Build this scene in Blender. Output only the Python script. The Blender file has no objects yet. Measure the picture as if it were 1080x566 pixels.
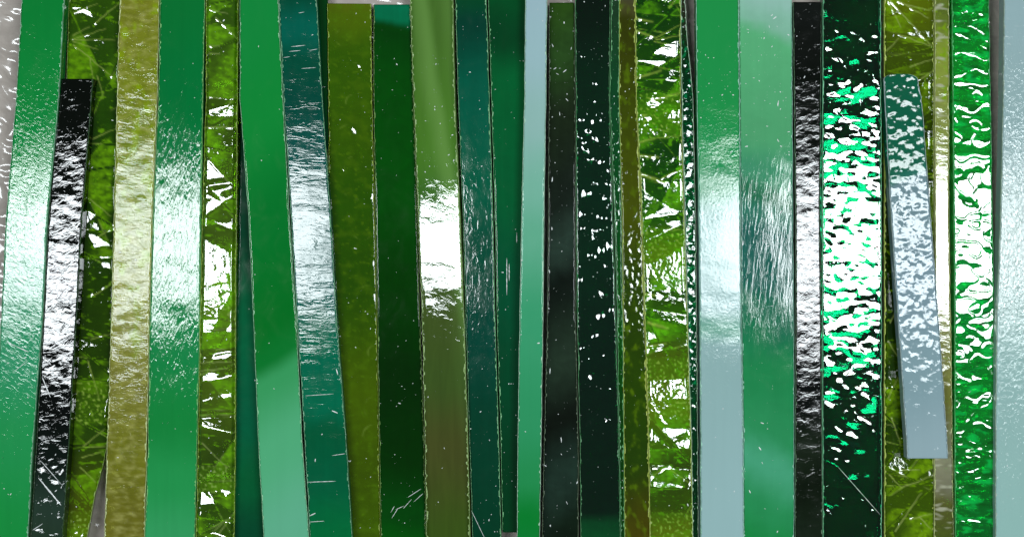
import bpy, math, random
import numpy as np
PI = math.pi

# ------------------------------------------------------------------ scene, camera, light
S = 0.0002            # one pixel of the 1080 x 566 photograph, in metres, at the table
H = 1500.0            # camera height (in those units)
LZ = 3000.0           # lamp height
scene = bpy.context.scene
COL = scene.collection

cam_d = bpy.data.cameras.new('camera')
cam = bpy.data.objects.new('camera', cam_d); COL.objects.link(cam)
cam.location = (0, 0, H * S)
cam_d.sensor_fit = 'HORIZONTAL'
cam_d.angle = 2 * math.atan(540.0 / H)
cam_d.clip_start = 0.01; cam_d.clip_end = 20
scene.camera = cam

w = bpy.data.worlds.new('World'); scene.world = w; w.use_nodes = True
bg = w.node_tree.nodes['Background']
bg.inputs['Color'].default_value = (0.86, 0.95, 1.0, 1); bg.inputs['Strength'].default_value = 0.08

def lamp(name, x, y, sx, sy, radiance, color):
    d = bpy.data.lights.new(name, 'AREA'); d.shape = 'RECTANGLE'
    d.size = sx * S; d.size_y = sy * S
    d.energy = radiance * math.pi * (sx * S) * (sy * S) * 1.0
    d.color = color
    o = bpy.data.objects.new(name, d); COL.objects.link(o)
    o.location = (x * S, y * S, LZ * S)
    return o
LR = 34.0
lamp('ceiling_lamp', -1130, 75, 1130, 400, LR, (0.9, 0.97, 1.0))
lamp('ceiling_lamp', 1180, 80, 1200, 440, LR, (0.9, 0.97, 1.0))

scene.render.engine = 'CYCLES'
cy = scene.cycles
cy.max_bounces = 10; cy.transmission_bounces = 8; cy.glossy_bounces = 5; cy.diffuse_bounces = 3
cy.transparent_max_bounces = 8
cy.caustics_reflective = True; cy.caustics_refractive = True; cy.blur_glossy = 0.3
cy.sample_clamp_indirect = 6.0
cy.use_denoising = True
try:
    cy.denoiser = 'OPENIMAGEDENOISE'; cy.denoising_prefilter = 'ACCURATE'
except Exception:
    pass
scene.view_settings.view_transform = 'Standard'; scene.view_settings.look = 'None'
scene.view_settings.exposure = 0.0; scene.view_settings.gamma = 1.0
try: scene.view_settings.use_curve_mapping = False
except Exception: pass

# ------------------------------------------------------------------ numeric helpers
def lin(c):
    return tuple((v / 255 / 12.92) if v / 255 <= 0.04045 else (((v / 255) + 0.055) / 1.055) ** 2.4 for v in c)

def vnoise(x, y, seed=0):
    """smooth gradient noise, about -1..1"""
    xi = np.floor(x).astype(np.int64); yi = np.floor(y).astype(np.int64)
    xf = x - xi; yf = y - yi
    def g(ix, iy):
        n = (ix * 374761393 + iy * 668265263 + seed * 1442695041) & 0xffffffff
        n = ((n ^ (n >> 13)) * 1274126177) & 0xffffffff
        n = n ^ (n >> 16)
        a = (n & 0xffff) / 65535.0 * 2 * math.pi
        return np.cos(a), np.sin(a)
    u = xf * xf * xf * (xf * (xf * 6 - 15) + 10); v = yf * yf * yf * (yf * (yf * 6 - 15) + 10)
    def d(ix, iy, dx, dy):
        gx, gy = g(ix, iy); return gx * dx + gy * dy
    a = d(xi, yi, xf, yf); b = d(xi + 1, yi, xf - 1, yf)
    c = d(xi, yi + 1, xf, yf - 1); e = d(xi + 1, yi + 1, xf - 1, yf - 1)
    return 1.6 * ((a * (1 - u) + b * u) * (1 - v) + (c * (1 - u) + e * u) * v)

def fbm(x, y, lx, ly, seed=0, octs=3, gain=0.5, rot=0.0):
    c, s = math.cos(rot), math.sin(rot)
    xr = (x * c + y * s) / lx; yr = (-x * s + y * c) / ly
    t = np.zeros_like(xr); a = 1.0
    for k in range(octs):
        t = t + a * vnoise(xr * 2 ** k + 17.3 * k, yr * 2 ** k + 5.1 * k, seed + 31 * k); a *= gain
    return t

def cells(x, y, lx, ly, seed=0):
    """voronoi: f1, f2, random values of the nearest cell"""
    xs = x / lx; ys = y / ly
    xi = np.floor(xs).astype(np.int64); yi = np.floor(ys).astype(np.int64)
    f1 = np.full(xs.shape, 9.0); f2 = np.full(xs.shape, 9.0)
    r1 = np.zeros(xs.shape); r2 = np.zeros(xs.shape); r3 = np.zeros(xs.shape); cxx = np.zeros(xs.shape); cyy = np.zeros(xs.shape)
    def hsh(ix, iy, k):
        n = (ix * 73856093 + iy * 19349663 + (seed * 7 + k) * 83492791) & 0xffffffff
        n = ((n ^ (n >> 15)) * 2246822519) & 0xffffffff
        n = ((n ^ (n >> 13)) * 3266489917) & 0xffffffff
        return ((n ^ (n >> 16)) & 0xffff) / 65535.0
    for dx in (-1, 0, 1):
        for dy in (-1, 0, 1):
            px = xi + dx + hsh(xi + dx, yi + dy, 0); py = yi + dy + hsh(xi + dx, yi + dy, 1)
            d = np.hypot(xs - px, ys - py)
            near = d < f1
            f2 = np.where(near, f1, np.minimum(f2, d)); f1 = np.where(near, d, f1)
            r1 = np.where(near, hsh(xi + dx, yi + dy, 2), r1); r2 = np.where(near, hsh(xi + dx, yi + dy, 3), r2)
            r3 = np.where(near, hsh(xi + dx, yi + dy, 4), r3)
            cxx = np.where(near, px * lx, cxx); cyy = np.where(near, py * ly, cyy)
    return f1, f2, r1, r2, r3, cxx, cyy

def segdist(x, y, x0, y0, x1, y1):
    dx, dy = x1 - x0, y1 - y0; L2 = dx * dx + dy * dy + 1e-9
    t = np.clip(((x - x0) * dx + (y - y0) * dy) / L2, 0, 1)
    return np.hypot(x - x0 - t * dx, y - y0 - t * dy), t

def smooth(a, b, v):
    t = np.clip((v - a) / (b - a), 0, 1); return t * t * (3 - 2 * t)

# ------------------------------------------------------------------ node helpers
class NT:
    def __init__(s, name):
        s.m = bpy.data.materials.new(name); s.m.use_nodes = True; s.t = s.m.node_tree
        s.t.nodes.clear()
        s.out = s.n('ShaderNodeOutputMaterial')
    def n(s, typ, **kw):
        nd = s.t.nodes.new(typ)
        for k, v in kw.items(): setattr(nd, k, v)
        return nd
    def l(s, a, b): s.t.links.new(a, b)
    def coords(s):
        tc = s.n('ShaderNodeTexCoord'); v = s.n('ShaderNodeVectorMath', operation='SCALE')
        v.inputs['Scale'].default_value = 1 / S
        s.l(tc.outputs['Object'], v.inputs[0]); return v.outputs[0]
    def mapped(s, vec, scale, rot=0.0, loc=(0, 0, 0)):
        mp = s.n('ShaderNodeMapping'); mp.inputs['Scale'].default_value = scale
        mp.inputs['Rotation'].default_value = (0, 0, rot); mp.inputs['Location'].default_value = loc
        s.l(vec, mp.inputs['Vector']); return mp.outputs[0]
    def rotscale(s, vec, rot, scale, loc=(0, 0, 0)):
        a = s.mapped(vec, (1, 1, 1), rot); return s.mapped(a, scale, 0, loc)
    def noise(s, vec, detail=2, rough=0.5, dist=0.0):
        nz = s.n('ShaderNodeTexNoise'); nz.inputs['Scale'].default_value = 1
        nz.inputs['Detail'].default_value = detail; nz.inputs['Roughness'].default_value = rough
        nz.inputs['Distortion'].default_value = dist
        s.l(vec, nz.inputs['Vector']); return nz.outputs['Fac']
    def math(s, op, a, b=None, c=None, clamp=False):
        m = s.n('ShaderNodeMath', operation=op); m.use_clamp = clamp
        for i, v in enumerate((a, b, c)):
            if v is None: continue
            if isinstance(v, (int, float)): m.inputs[i].default_value = v
            else: s.l(v, m.inputs[i])
        return m.outputs[0]
    def bump(s, h, dist_px, prev=None, strength=1.0):
        b = s.n('ShaderNodeBump'); b.inputs['Strength'].default_value = strength
        b.inputs['Distance'].default_value = dist_px * S
        s.l(h, b.inputs['Height'])
        if prev is not None: s.l(prev, b.inputs['Normal'])
        return b.outputs['Normal']
    def mixc(s, fac, a, b, mode='MIX'):
        m = s.n('ShaderNodeMix', data_type='RGBA', blend_type=mode)
        for sock, v in ((m.inputs[0], fac), (m.inputs[6], a), (m.inputs[7], b)):
            if isinstance(v, (int, float)): sock.default_value = v
            elif isinstance(v, tuple): sock.default_value = (*v[:3], 1)
            else: s.l(v, sock)
        return m.outputs[2]
    def ramp(s, fac, stops, mode='EASE'):
        r = s.n('ShaderNodeValToRGB'); cr = r.color_ramp; cr.interpolation = mode
        stops = sorted(stops, key=lambda q: q[0])
        cr.elements[0].position = stops[0][0]; cr.elements[0].color = (*stops[0][1], 1)
        cr.elements[1].position = stops[-1][0]; cr.elements[1].color = (*stops[-1][1], 1)
        for p, c in stops[1:-1]:
            e = cr.elements.new(p); e.color = (*c, 1)
        s.l(fac, r.inputs[0]); return r.outputs[0]

def add_bumps(t, vec, bumps, prev=None):
    # bumps: (lx, ly, rot, amplitude_px, detail, distortion)
    for i, (lx, ly, rot, amp, det, dist) in enumerate(bumps):
        h = t.noise(t.rotscale(vec, rot, (1 / lx, 1 / ly, 0.05), (i * 7.7, i * 3.1, i)), det, 0.55, dist)
        prev = t.bump(h, amp, prev)
    return prev

def ycolor(t, vec, stops, warp=14, tilt=0.0, streak=0.12, streak_len=160, seed=0.0, mottle=0.0):
    """colours given by photo row, blown along the strip as the colours of streaky glass are"""
    sx = t.n('ShaderNodeSeparateXYZ'); t.l(vec, sx.inputs[0])
    row = t.math('MULTIPLY_ADD', sx.outputs['Y'], -1.0, 0.0)
    row = t.math('MULTIPLY_ADD', sx.outputs['X'], tilt, row)
    nz = t.noise(t.mapped(vec, (1 / 40, 1 / 60, 0.01), 0, (seed, seed, 0)), 2, 0.5, 0.6)
    row = t.math('MULTIPLY_ADD', nz, 2 * warp, row); row = t.math('SUBTRACT', row, warp)
    fac = t.math('DIVIDE', t.math('ADD', row, 300 + 0), 600, clamp=True)      # object origin sits at row 283
    st = [(min(1, max(0, (y - 283 + 300) / 600)), lin(c)) for y, c in stops]
    if len(st) == 1: st = [(0, st[0][1]), (1, st[0][1])]
    col = t.ramp(fac, st)
    s = t.noise(t.mapped(vec, (1 / 9, 1 / streak_len, 0.01), 0.06, (seed * 3, seed, 0)), 3, 0.6, 0.8)
    s = t.math('MULTIPLY_ADD', s, 2 * streak, 1 - streak)
    if mottle:
        q = t.noise(t.mapped(vec, (1 / 26, 1 / 18, 0.01), 0.3, (seed, seed * 2, 0)), 3, 0.55, 1.2)
        q = t.math('MULTIPLY_ADD', q, 2 * mottle, 1 - mottle); s = t.math('MULTIPLY', s, q)
    cc = t.n('ShaderNodeCombineColor')
    for i in range(3): t.l(s, cc.inputs[i])
    return t.mixc(1.0, col, cc.outputs[0], 'MULTIPLY')

def opal_mat(name, stops, bumps, rough=0.03, ior=1.5, spec_tint=None, **kw):
    t = NT(name); vec = t.coords()
    p = t.n('ShaderNodeBsdfPrincipled')
    t.l(ycolor(t, vec, stops, **kw), p.inputs['Base Color'])
    sm = t.noise(t.mapped(vec, (1 / 22, 1 / 30, 0.01), 0.4, (kw.get('seed', 0), 3, 0)), 4, 0.6, 1.0)
    sm = t.math('MULTIPLY_ADD', t.math('SUBTRACT', sm, 0.42, clamp=True), 5.0 * rough, rough)      # finger smears
    t.l(sm, p.inputs['Roughness']); p.inputs['IOR'].default_value = ior
    nrm = add_bumps(t, vec, bumps)
    if nrm: t.l(nrm, p.inputs['Normal'])
    t.l(p.outputs[0], t.out.inputs[0]); return t.m

def glass_mat(name, stops, gcol, clear=0.5, bumps=(), rough=0.03, tint=None, tint2=None, ior=1.52, **kw):
    """see-through glass (tinted at each face) with some colour of its own body mixed in"""
    t = NT(name); vec = t.coords()
    col = ycolor(t, vec, stops, **kw)
    g = tuple(v ** 1.8 for v in lin(gcol))
    gc = None
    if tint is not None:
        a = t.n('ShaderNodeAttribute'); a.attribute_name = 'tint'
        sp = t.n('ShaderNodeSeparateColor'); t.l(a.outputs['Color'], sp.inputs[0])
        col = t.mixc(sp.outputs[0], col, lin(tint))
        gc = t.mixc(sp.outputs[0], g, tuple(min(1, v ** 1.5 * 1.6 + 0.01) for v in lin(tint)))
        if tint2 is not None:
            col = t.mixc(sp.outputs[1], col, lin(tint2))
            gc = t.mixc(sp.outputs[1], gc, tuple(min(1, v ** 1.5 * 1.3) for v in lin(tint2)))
    nrm = add_bumps(t, vec, bumps)
    p = t.n('ShaderNodeBsdfPrincipled'); p.inputs['Roughness'].default_value = rough; p.inputs['IOR'].default_value = ior
    t.l(col, p.inputs['Base Color'])
    q = t.n('ShaderNodeBsdfPrincipled'); q.inputs['Roughness'].default_value = rough; q.inputs['IOR'].default_value = ior
    q.inputs['Transmission Weight'].default_value = 1.0
    if gc is not None: t.l(gc, q.inputs['Base Color'])
    else: q.inputs['Base Color'].default_value = (*g, 1)
    if nrm: t.l(nrm, p.inputs['Normal']); t.l(nrm, q.inputs['Normal'])
    mx = t.n('ShaderNodeMixShader'); mx.inputs[0].default_value = clear
    t.l(p.outputs[0], mx.inputs[1]); t.l(q.outputs[0], mx.inputs[2])
    t.l(mx.outputs[0], t.out.inputs[0]); return t.m

def plain_mat(name, rgb, rough=0.4, ior=1.5, trans=0.0):
    t = NT(name); p = t.n('ShaderNodeBsdfPrincipled')
    vec = t.coords(); nz = t.noise(t.mapped(vec, (0.3, 0.3, 0.3)), 2)
    c = lin(rgb); dark = tuple(v * 0.45 for v in c)
    t.l(t.mixc(nz, dark, tuple(min(1, v * 1.35) for v in c)), p.inputs['Base Color'])
    p.inputs['Roughness'].default_value = rough; p.inputs['IOR'].default_value = ior
    p.inputs['Transmission Weight'].default_value = trans
    t.l(p.outputs[0], t.out.inputs[0]); return t.m

# ------------------------------------------------------------------ mesh helpers
def mk_mesh(name, verts, faces, mats, parent=None, smoothf=None, mat_idx=None, tintcol=None):
    me = bpy.data.meshes.new(name)
    me.from_pydata([tuple(v) for v in verts], [], [tuple(f) for f in faces])
    for m in mats: me.materials.append(m)
    if smoothf is not None: me.polygons.foreach_set('use_smooth', list(smoothf))
    if mat_idx is not None: me.polygons.foreach_set('material_index', list(mat_idx))
    if tintcol is not None:
        at = me.color_attributes.new('tint', 'FLOAT_COLOR', 'POINT')
        at.data.foreach_set('color', np.asarray(tintcol, dtype=np.float32).ravel())
    me.update()
    o = bpy.data.objects.new(name, me); COL.objects.link(o)
    if parent is not None: o.parent = parent
    return o

SPECK = plain_mat('dust_glint_white', (225, 240, 235), 0.25)  # white of the crumbs, also painted in for glints off pits

def strip(name, label, cat, outline, mat, z=0.0, T=15.0, roll=0.0, pitch=0.0, du=2.5, dv=3.0,
          top=None, bottom=None, tint=None, seed=1, edge_rgb=(190, 225, 190), edge=(0.5, 0.5), edge_w=1.0,
          specks=40, speck_len=1.0, backing=None, group=None, wob=0.5, top_round=0, side_mat=None, speck_band=None, marks=()):
    """outline: (photo row, left column, right column) of the upper face; z: height of the underside"""
    rng = np.random.default_rng(seed)
    zt = z + T; k = (H - zt) / H
    ys = [r[0] for r in outline]
    y0, y1 = ys[0], ys[-1]
    nv = max(2, int((y1 - y0) / dv)); vv = np.linspace(y0, y1, nv + 1)
    xl = np.interp(vv, ys, [r[1] for r in outline]); xr = np.interp(vv, ys, [r[2] for r in outline])
    xl = xl + wob * fbm(vv, vv * 0 + seed, 30, 1, seed, 3) * 0.7; xr = xr + wob * fbm(vv, vv * 0 + seed + 9, 30, 1, seed + 5, 3) * 0.7
    if top_round:
        q = np.sqrt(np.clip(1 - (1 - np.clip((vv - y0) / top_round, 0, 1)) ** 2, 0, 1))
        mid = xr - (xr - xl) * 0.55; xl = mid - (mid - xl) * (0.15 + 0.85 * q); xr = mid + (xr - mid) * (0.45 + 0.55 * q)
    cxp = float((xl.mean() + xr.mean()) / 2)
    wd = float((xr - xl).mean()); nu = max(6, int(wd / du))
    ox = (cxp - 540) * k                      # object origin (row 283)
    uu = np.linspace(0, 1, nu + 1 - 2); uu = np.concatenate([[0, 0.35 / wd], uu[1:-1], [1 - 0.35 / wd, 1]])
    bev = 1.1
    XL = (xl[:, None] - 540) * k; XR = (xr[:, None] - 540) * k
    jl = rng.random(nv + 1)[:, None] * 0.6; jr = rng.random(nv + 1)[:, None] * 0.6
    PX = (XL + bev + jl) + uu[None, :] * (XR - XL - 2 * bev - jl - jr)
    PY = np.repeat(((283 - vv) * k)[:, None], nu + 1, 1)
    rowp = 283 - PY / k; colp = PX / k + 540   # photo coordinates of each vertex
    Z = np.full(PX.shape, zt)
    edge_d = np.minimum(PX - XL, XR - PX)
    if top is not None:
        fade = smooth(0.0, 4.0, edge_d) * 0.85 + 0.15
        hh = top(colp, rowp); Z = Z + hh * fade
    # rows of vertices: left side (bottom, upper), top..., right side (upper, bottom)
    n = nu + 1
    drop = bev * (0.8 + 0.5 * rng.random((nv + 1, 2)))
    ZL = Z[:, :1] - drop[:, :1]; ZR = Z[:, -1:] - drop[:, 1:]
    nb = n if bottom is not None else 2
    bx = XL + np.linspace(0, 1, nb)[None, :] * (XR - XL)
    by = np.repeat(PY[:, :1], nb, 1)
    bz = np.full(bx.shape, z)
    if bottom is not None:
        e2 = np.minimum(bx - XL, XR - bx); bz = bz + bottom(bx / k + 540, 283 - by / k) * smooth(0, 3, e2)
    AX = np.concatenate([XL, PX, XR, bx[:, ::-1]], 1)
    AY = np.concatenate([PY[:, :1], PY, PY[:, -1:], by[:, ::-1]], 1)
    AZ = np.concatenate([ZL, Z, ZR, bz[:, ::-1]], 1)
    M = AX.shape[1]; R = nv + 1
    V = np.stack([AX - ox, AY, AZ - z], -1).reshape(-1, 3) * S
    F = []; SM = []; MI = []
    idx = np.arange(R * M).reshape(R, M)
    for c in range(M):
        c2 = (c + 1) % M
        a = idx[:-1, c]; b = idx[:-1, c2]; d = idx[1:, c2]; e = idx[1:, c]
        F.append(np.stack([a, e, d, b], 1))
        is_top = 1 <= c < n
        is_bot = (n + 2 <= c < M - 1) and bottom is not None
        SM += [is_top or is_bot] * R_(a)
        side = c in (M - 1, n + 1)
        MI += [1 if side and side_mat is not None else 0] * R_(a)
    F = np.concatenate(F).tolist()
    F.append(list(idx[0, ::1])); F.append(list(idx[-1, ::-1])); SM += [False, False]; MI += [0, 0]
    tc = None
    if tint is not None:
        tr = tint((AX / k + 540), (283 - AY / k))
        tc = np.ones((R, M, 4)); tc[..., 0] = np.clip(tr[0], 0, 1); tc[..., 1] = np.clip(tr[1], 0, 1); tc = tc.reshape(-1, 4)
    mats = [mat] + ([side_mat] if side_mat is not None else [])
    o = mk_mesh(name, V.tolist(), F, mats, None, SM, MI, tc)
    o.location = (ox * S, 0, z * S)
    o.rotation_euler = (math.radians(pitch), math.radians(roll), 0)
    o['label'] = label; o['category'] = cat
    o['group'] = 'strips of coloured glass laid side by side'
    # ragged chips along both cut arrises
    em = edge_mat(edge_rgb)
    for side, dens in ((0, edge[0]), (1, edge[1])):
        if dens <= 0: continue

        cl = np.clip(0.5 + 0.9 * fbm(vv, vv * 0, 22, 1, seed * 3 + side, 2), 0.02, 1)
        sg = -1 if side else 1
        xe_ = XR[:, 0] if side else XL[:, 0]; ze_ = Z[:, -1] if side else Z[:, 0]
        ev, ef = [], []; yy = y0 + 0.5; b = 0; wdt = 0.2; left = 0
        while yy < y1 - 1:
            if left <= 0:
                left = int(rng.integers(1, 4)); on = rng.random() < dens * 1.1 * cl[min(nv, int((yy - y0) / (y1 - y0) * nv))]
                wdt = edge_w * (rng.uniform(0.45, 1.3) if on else rng.uniform(0.02, 0.2))
            left -= 1
            f = (yy - y0) / (y1 - y0) * nv; i = min(nv - 1, int(f)); f -= i
            xe = xe_[i] * (1 - f) + xe_[i + 1] * f; ze = ze_[i] * (1 - f) + ze_[i + 1] * f
            yb = (283 - yy) * k; ww = wdt * rng.uniform(0.8, 1.2)
            pts = [(xe - sg * 0.1, yb, ze - 1.5), (xe + sg * ww * 0.5 , yb, ze - 0.35 + 0.95 * rng.random()), (xe + sg * (ww + 0.4), yb, ze + 0.04)]
            ev += [((p[0] - ox) * S, p[1] * S, (p[2] - z) * S) for p in pts]
            if b: 
                for q in (0, 1): ef.append((b - 3 + q, b + q, b + q + 1, b - 2 + q))
            b += 3; yy += rng.uniform(0.7, 1.7)
        if ev: mk_mesh('cut_edge', ev, ef, [em], o)
    # dust crumbs, and pit glints painted as white specks, each a small lens
    if specks:
        sv, sf = [], []
        for _ in range(int(specks * 2.2)):
            u = rng.uniform(0.06, 0.94); yy = rng.uniform(y0 + 3, y1 - 3)
            if speck_band and rng.random() < 0.6: yy = rng.uniform(*speck_band)
            i = min(nv, int((yy - y0) / (y1 - y0) * nv)); c = min(nu, int(u * nu))
            x = PX[i, c]; yv = PY[i, c]; zz = Z[i, c]
            r = 0.2 + 0.62 * rng.random() ** 4; an = rng.uniform(0, math.pi); el = 1 + speck_len * rng.random() ** 2 * 2
            b = len(sv); m = 7
            for q in range(m):
                a = 2 * math.pi * q / m; rr = r * rng.uniform(0.7, 1.2)
                lx, ly = rr * el * math.cos(a), rr * math.sin(a)
                sv.append(((x - ox + lx * math.cos(an) - ly * math.sin(an)) * S, (yv + lx * math.sin(an) + ly * math.cos(an)) * S, (zz - z - 0.1) * S))
            sv.append(((x - ox) * S, yv * S, (zz - z + 0.45 * r) * S))
            sf += [(b + q, b + (q + 1) % m, b + m) for q in range(m)]
        for (ma, mb, mc, md, mw) in marks:
            L = math.hypot(mc - ma, md - mb); nseg = max(3, int(L / 2.0)); b = len(sv)
            nx_, ny_ = -(md - mb) / L, (mc - ma) / L
            for q in range(nseg + 1):
                t_ = q / nseg; xx = ma + (mc - ma) * t_; yq = mb + (md - mb) * t_
                i = min(nv, max(0, int((yq - y0) / (y1 - y0) * nv)))
                c = int(np.argmin(np.abs(PX[i] - (xx - 540) * k))); zz = Z[i, c] - z
                ww = mw * (0.25 + rng.uniform(0.3, 1.0) * math.sin(PI * min(1, max(0, t_))) ** 0.5) * 0.5
                for sgn, dz in ((-1, -0.1), (0, 0.25), (1, -0.1)):
                    sv.append((((xx + sgn * nx_ * ww - 540) * k - ox) * S, (283 - yq - sgn * ny_ * ww) * k * S, (zz + dz) * S))
            for q in range(nseg):
                for e_ in (0, 1): sf.append((b + q * 3 + e_, b + q * 3 + e_ + 1, b + q * 3 + e_ + 4, b + q * 3 + e_ + 3))
        mk_mesh('dust_glint_speck', sv, sf, [SPECK], o, [True] * len(sf))['kind'] = 'stuff'
    if backing is not None:
        bz0 = -1.2
        bv = []; 
        for i in (0, nv):
            for X in (XL[i, 0] + 0.5, XR[i, 0] - 0.5):
                for q in (bz0, bz0 + 0.9): bv.append(((X - ox) * S, PY[i, 0] * S, q * S))
        bfaces = [(0, 1, 3, 2), (4, 6, 7, 5), (0, 4, 5, 1), (2, 3, 7, 6), (1, 5, 7, 3), (0, 2, 6, 4)]
        mk_mesh('added_dark_backing', bv, bfaces, [backing], o)  # unseen dark sheet, added so the clear glass above looks deep
    return o

def R_(a): return len(a)
_em = {}
def edge_mat(rgb):
    if rgb not in _em: _em[rgb] = plain_mat('ground_glass_edge', rgb, 0.38)
    return _em[rgb]

# ------------------------------------------------------------------ the surface below
def sheet(name, x0, x1, y0, y1, step, hfun, mat, z, th=0.0):
    xs = np.arange(x0, x1 + step, step); ysv = np.arange(y0, y1 + step, step)
    X, Y = np.meshgrid(xs, ysv); Zz = z + hfun(X, Y)
    V = np.stack([X - 540, 283 - Y, Zz], -1).reshape(-1, 3) * S
    ny, nx = X.shape; idx = np.arange(nx * ny).reshape(ny, nx)
    F = np.stack([idx[:-1, :-1], idx[1:, :-1], idx[1:, 1:], idx[:-1, 1:]], -1).reshape(-1, 4)
    return mk_mesh(name, V.tolist(), F.tolist(), [mat], None, [True] * len(F))

tm = NT('table_laminate'); p = tm.n('ShaderNodeBsdfPrincipled'); v = tm.coords()
tm.l(tm.mixc(tm.noise(tm.mapped(v, (0.02, 0.02, 1)), 4), lin((150, 140, 134)), lin((176, 168, 160))), p.inputs['Base Color'])
p.inputs['Roughness'].default_value = 0.5; tm.l(p.outputs[0], tm.out.inputs[0])
tb = sheet('table_top', -900, 1980, -900, 1460, 240, lambda X, Y: X * 0, tm.m, -30)
tb['kind'] = 'structure'

def bagh(X, Y):
    h = 3.0 * np.abs(fbm(X, Y, 60, 45, 5, 3)) + 1.3 * np.abs(fbm(X, Y, 26, 12, 9, 2, rot=0.5)) + 0.08 * fbm(X, Y, 5, 4, 3, 2)
    return -np.abs(h)
bm_ = NT('clear_plastic'); p = bm_.n('ShaderNodeBsdfPrincipled'); v = bm_.coords()
bm_.l(bm_.mixc(bm_.noise(bm_.mapped(v, (0.05, 0.05, 1)), 4, 0.6), lin((150, 140, 132)), lin((200, 190, 182))), p.inputs['Base Color'])
p.inputs['Roughness'].default_value = 0.12; p.inputs['IOR'].default_value = 1.5
bm_.l(add_bumps(bm_, v, [(24, 9, 0.5, 0.22, 1, 0.5)]), p.inputs['Normal'])
bm_.l(p.outputs[0], bm_.out.inputs[0])
bag = sheet('plastic_bag', -30, 1120, -30, 600, 2.5, bagh, bm_.m, -7)
bag['label'] = 'crinkled clear plastic bag lying under all the glass strips'; bag['category'] = 'plastic bag'

PI = math.pi
# ------------------------------------------------------------------ surface shapes
def crk_lines(seed, n=44):
    rg = np.random.default_rng(seed)
    return [(rg.uniform(-40, 610), rg.choice([rg.uniform(-0.25, 0.25), rg.uniform(-1.15, 1.15)]), rg.uniform(-1, 1), rg.uniform(5, 24), rg.uniform(-0.09, 0.09), rg.random()) for _ in range(n)]

def crk_dist(X, Y, xm, yc, an, seed):
    return (Y - yc) * math.cos(an) + (X - xm) * math.sin(an) + 0.35 * fbm(X, Y, 14, 14, seed, 2)

def f_crackle(seed, amp=1.0, segs=(), grain=()):
    """crinkled face: straight folds, raised fracture lines, sandy patches"""
    L = crk_lines(seed)
    def f(X, Y):
        h = np.zeros(X.shape); xm = X.mean()
        for yc, an, rr, wdt, sl, q in L:
            h += amp * sl * np.clip(np.abs(crk_dist(X, Y, xm, yc, an, seed)), 0, wdt)
        h += 0.05 * fbm(X, Y, 9, 7, seed, 3)
        for (xa, ya, xb, yb, wd, hg) in segs:
            d, t = segdist(X + 0.5 * fbm(X, Y, 11, 11, seed + 5, 2), Y + 0.6 * fbm(X, Y, 9, 9, seed + 6, 2), xa, ya, xb, yb)
            h += (0.9 if wd > 1.4 else 0.6) * hg * np.exp(-(d / wd) ** 2) * (1.1 - 0.8 * t) * np.clip(0.8 + fbm(X, Y, 6, 6, seed + 7, 1), 0, 1.4)
        for (ya, yb, ga) in grain:
            m = smooth(ya, ya + 5, Y) * (1 - smooth(yb - 5, yb, Y))
            h += m * ga * 0.3 * fbm(X, Y, 3.0, 3.0, seed + 3, 1)
        return h
    return f

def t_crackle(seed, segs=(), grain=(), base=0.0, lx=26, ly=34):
    """facet mottling, with refraction glow and light on fracture lines painted into the tint"""
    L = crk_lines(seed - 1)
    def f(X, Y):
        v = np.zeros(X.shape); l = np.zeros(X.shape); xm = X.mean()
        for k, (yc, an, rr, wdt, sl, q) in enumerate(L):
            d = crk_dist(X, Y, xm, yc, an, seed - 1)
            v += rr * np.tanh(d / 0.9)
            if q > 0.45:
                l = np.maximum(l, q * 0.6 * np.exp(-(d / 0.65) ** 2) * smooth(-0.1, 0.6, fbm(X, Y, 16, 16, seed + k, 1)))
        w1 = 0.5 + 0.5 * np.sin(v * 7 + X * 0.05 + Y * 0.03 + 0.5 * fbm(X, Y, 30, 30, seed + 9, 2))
        g = 0.75 * smooth(0.55, 1.05, w1) + 0.07 * w1  # lime glow of refracted light, painted facet by facet
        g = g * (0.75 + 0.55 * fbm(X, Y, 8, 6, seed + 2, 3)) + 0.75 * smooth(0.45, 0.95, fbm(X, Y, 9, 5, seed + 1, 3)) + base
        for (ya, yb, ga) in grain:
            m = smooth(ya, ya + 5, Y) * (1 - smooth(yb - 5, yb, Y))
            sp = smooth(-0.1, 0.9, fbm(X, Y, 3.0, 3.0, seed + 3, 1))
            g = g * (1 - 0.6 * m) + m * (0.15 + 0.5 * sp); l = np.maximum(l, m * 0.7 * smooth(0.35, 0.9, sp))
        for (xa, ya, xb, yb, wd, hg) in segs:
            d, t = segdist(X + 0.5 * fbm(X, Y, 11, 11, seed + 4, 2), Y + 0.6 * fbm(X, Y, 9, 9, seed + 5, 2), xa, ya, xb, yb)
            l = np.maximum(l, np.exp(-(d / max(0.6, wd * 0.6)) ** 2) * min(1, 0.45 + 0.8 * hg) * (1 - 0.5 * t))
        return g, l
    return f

def rand_segs(seed, y0, y1, xl, xr, n, fan=3):
    rg = np.random.default_rng(seed); out = []
    for _ in range(n):
        cx = rg.choice([xl + 3, xr - 4, rg.uniform(xl, xr)]); cyy = rg.uniform(y0, y1)
        for _ in range(rg.integers(1, fan + 1)):
            L = rg.uniform(10, 38); a = rg.uniform(-1.0, 1.0) + (PI if cx > (xl + xr) / 2 else 0)
            out.append((cx, cyy, cx + L * math.cos(a), cyy + L * math.sin(a) * 0.8, rg.uniform(0.6, 1.0), rg.uniform(0.1, 0.5)))
    return out

# ------------------------------------------------------------------ the strips, left to right
def O(*r): return list(r)

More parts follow.
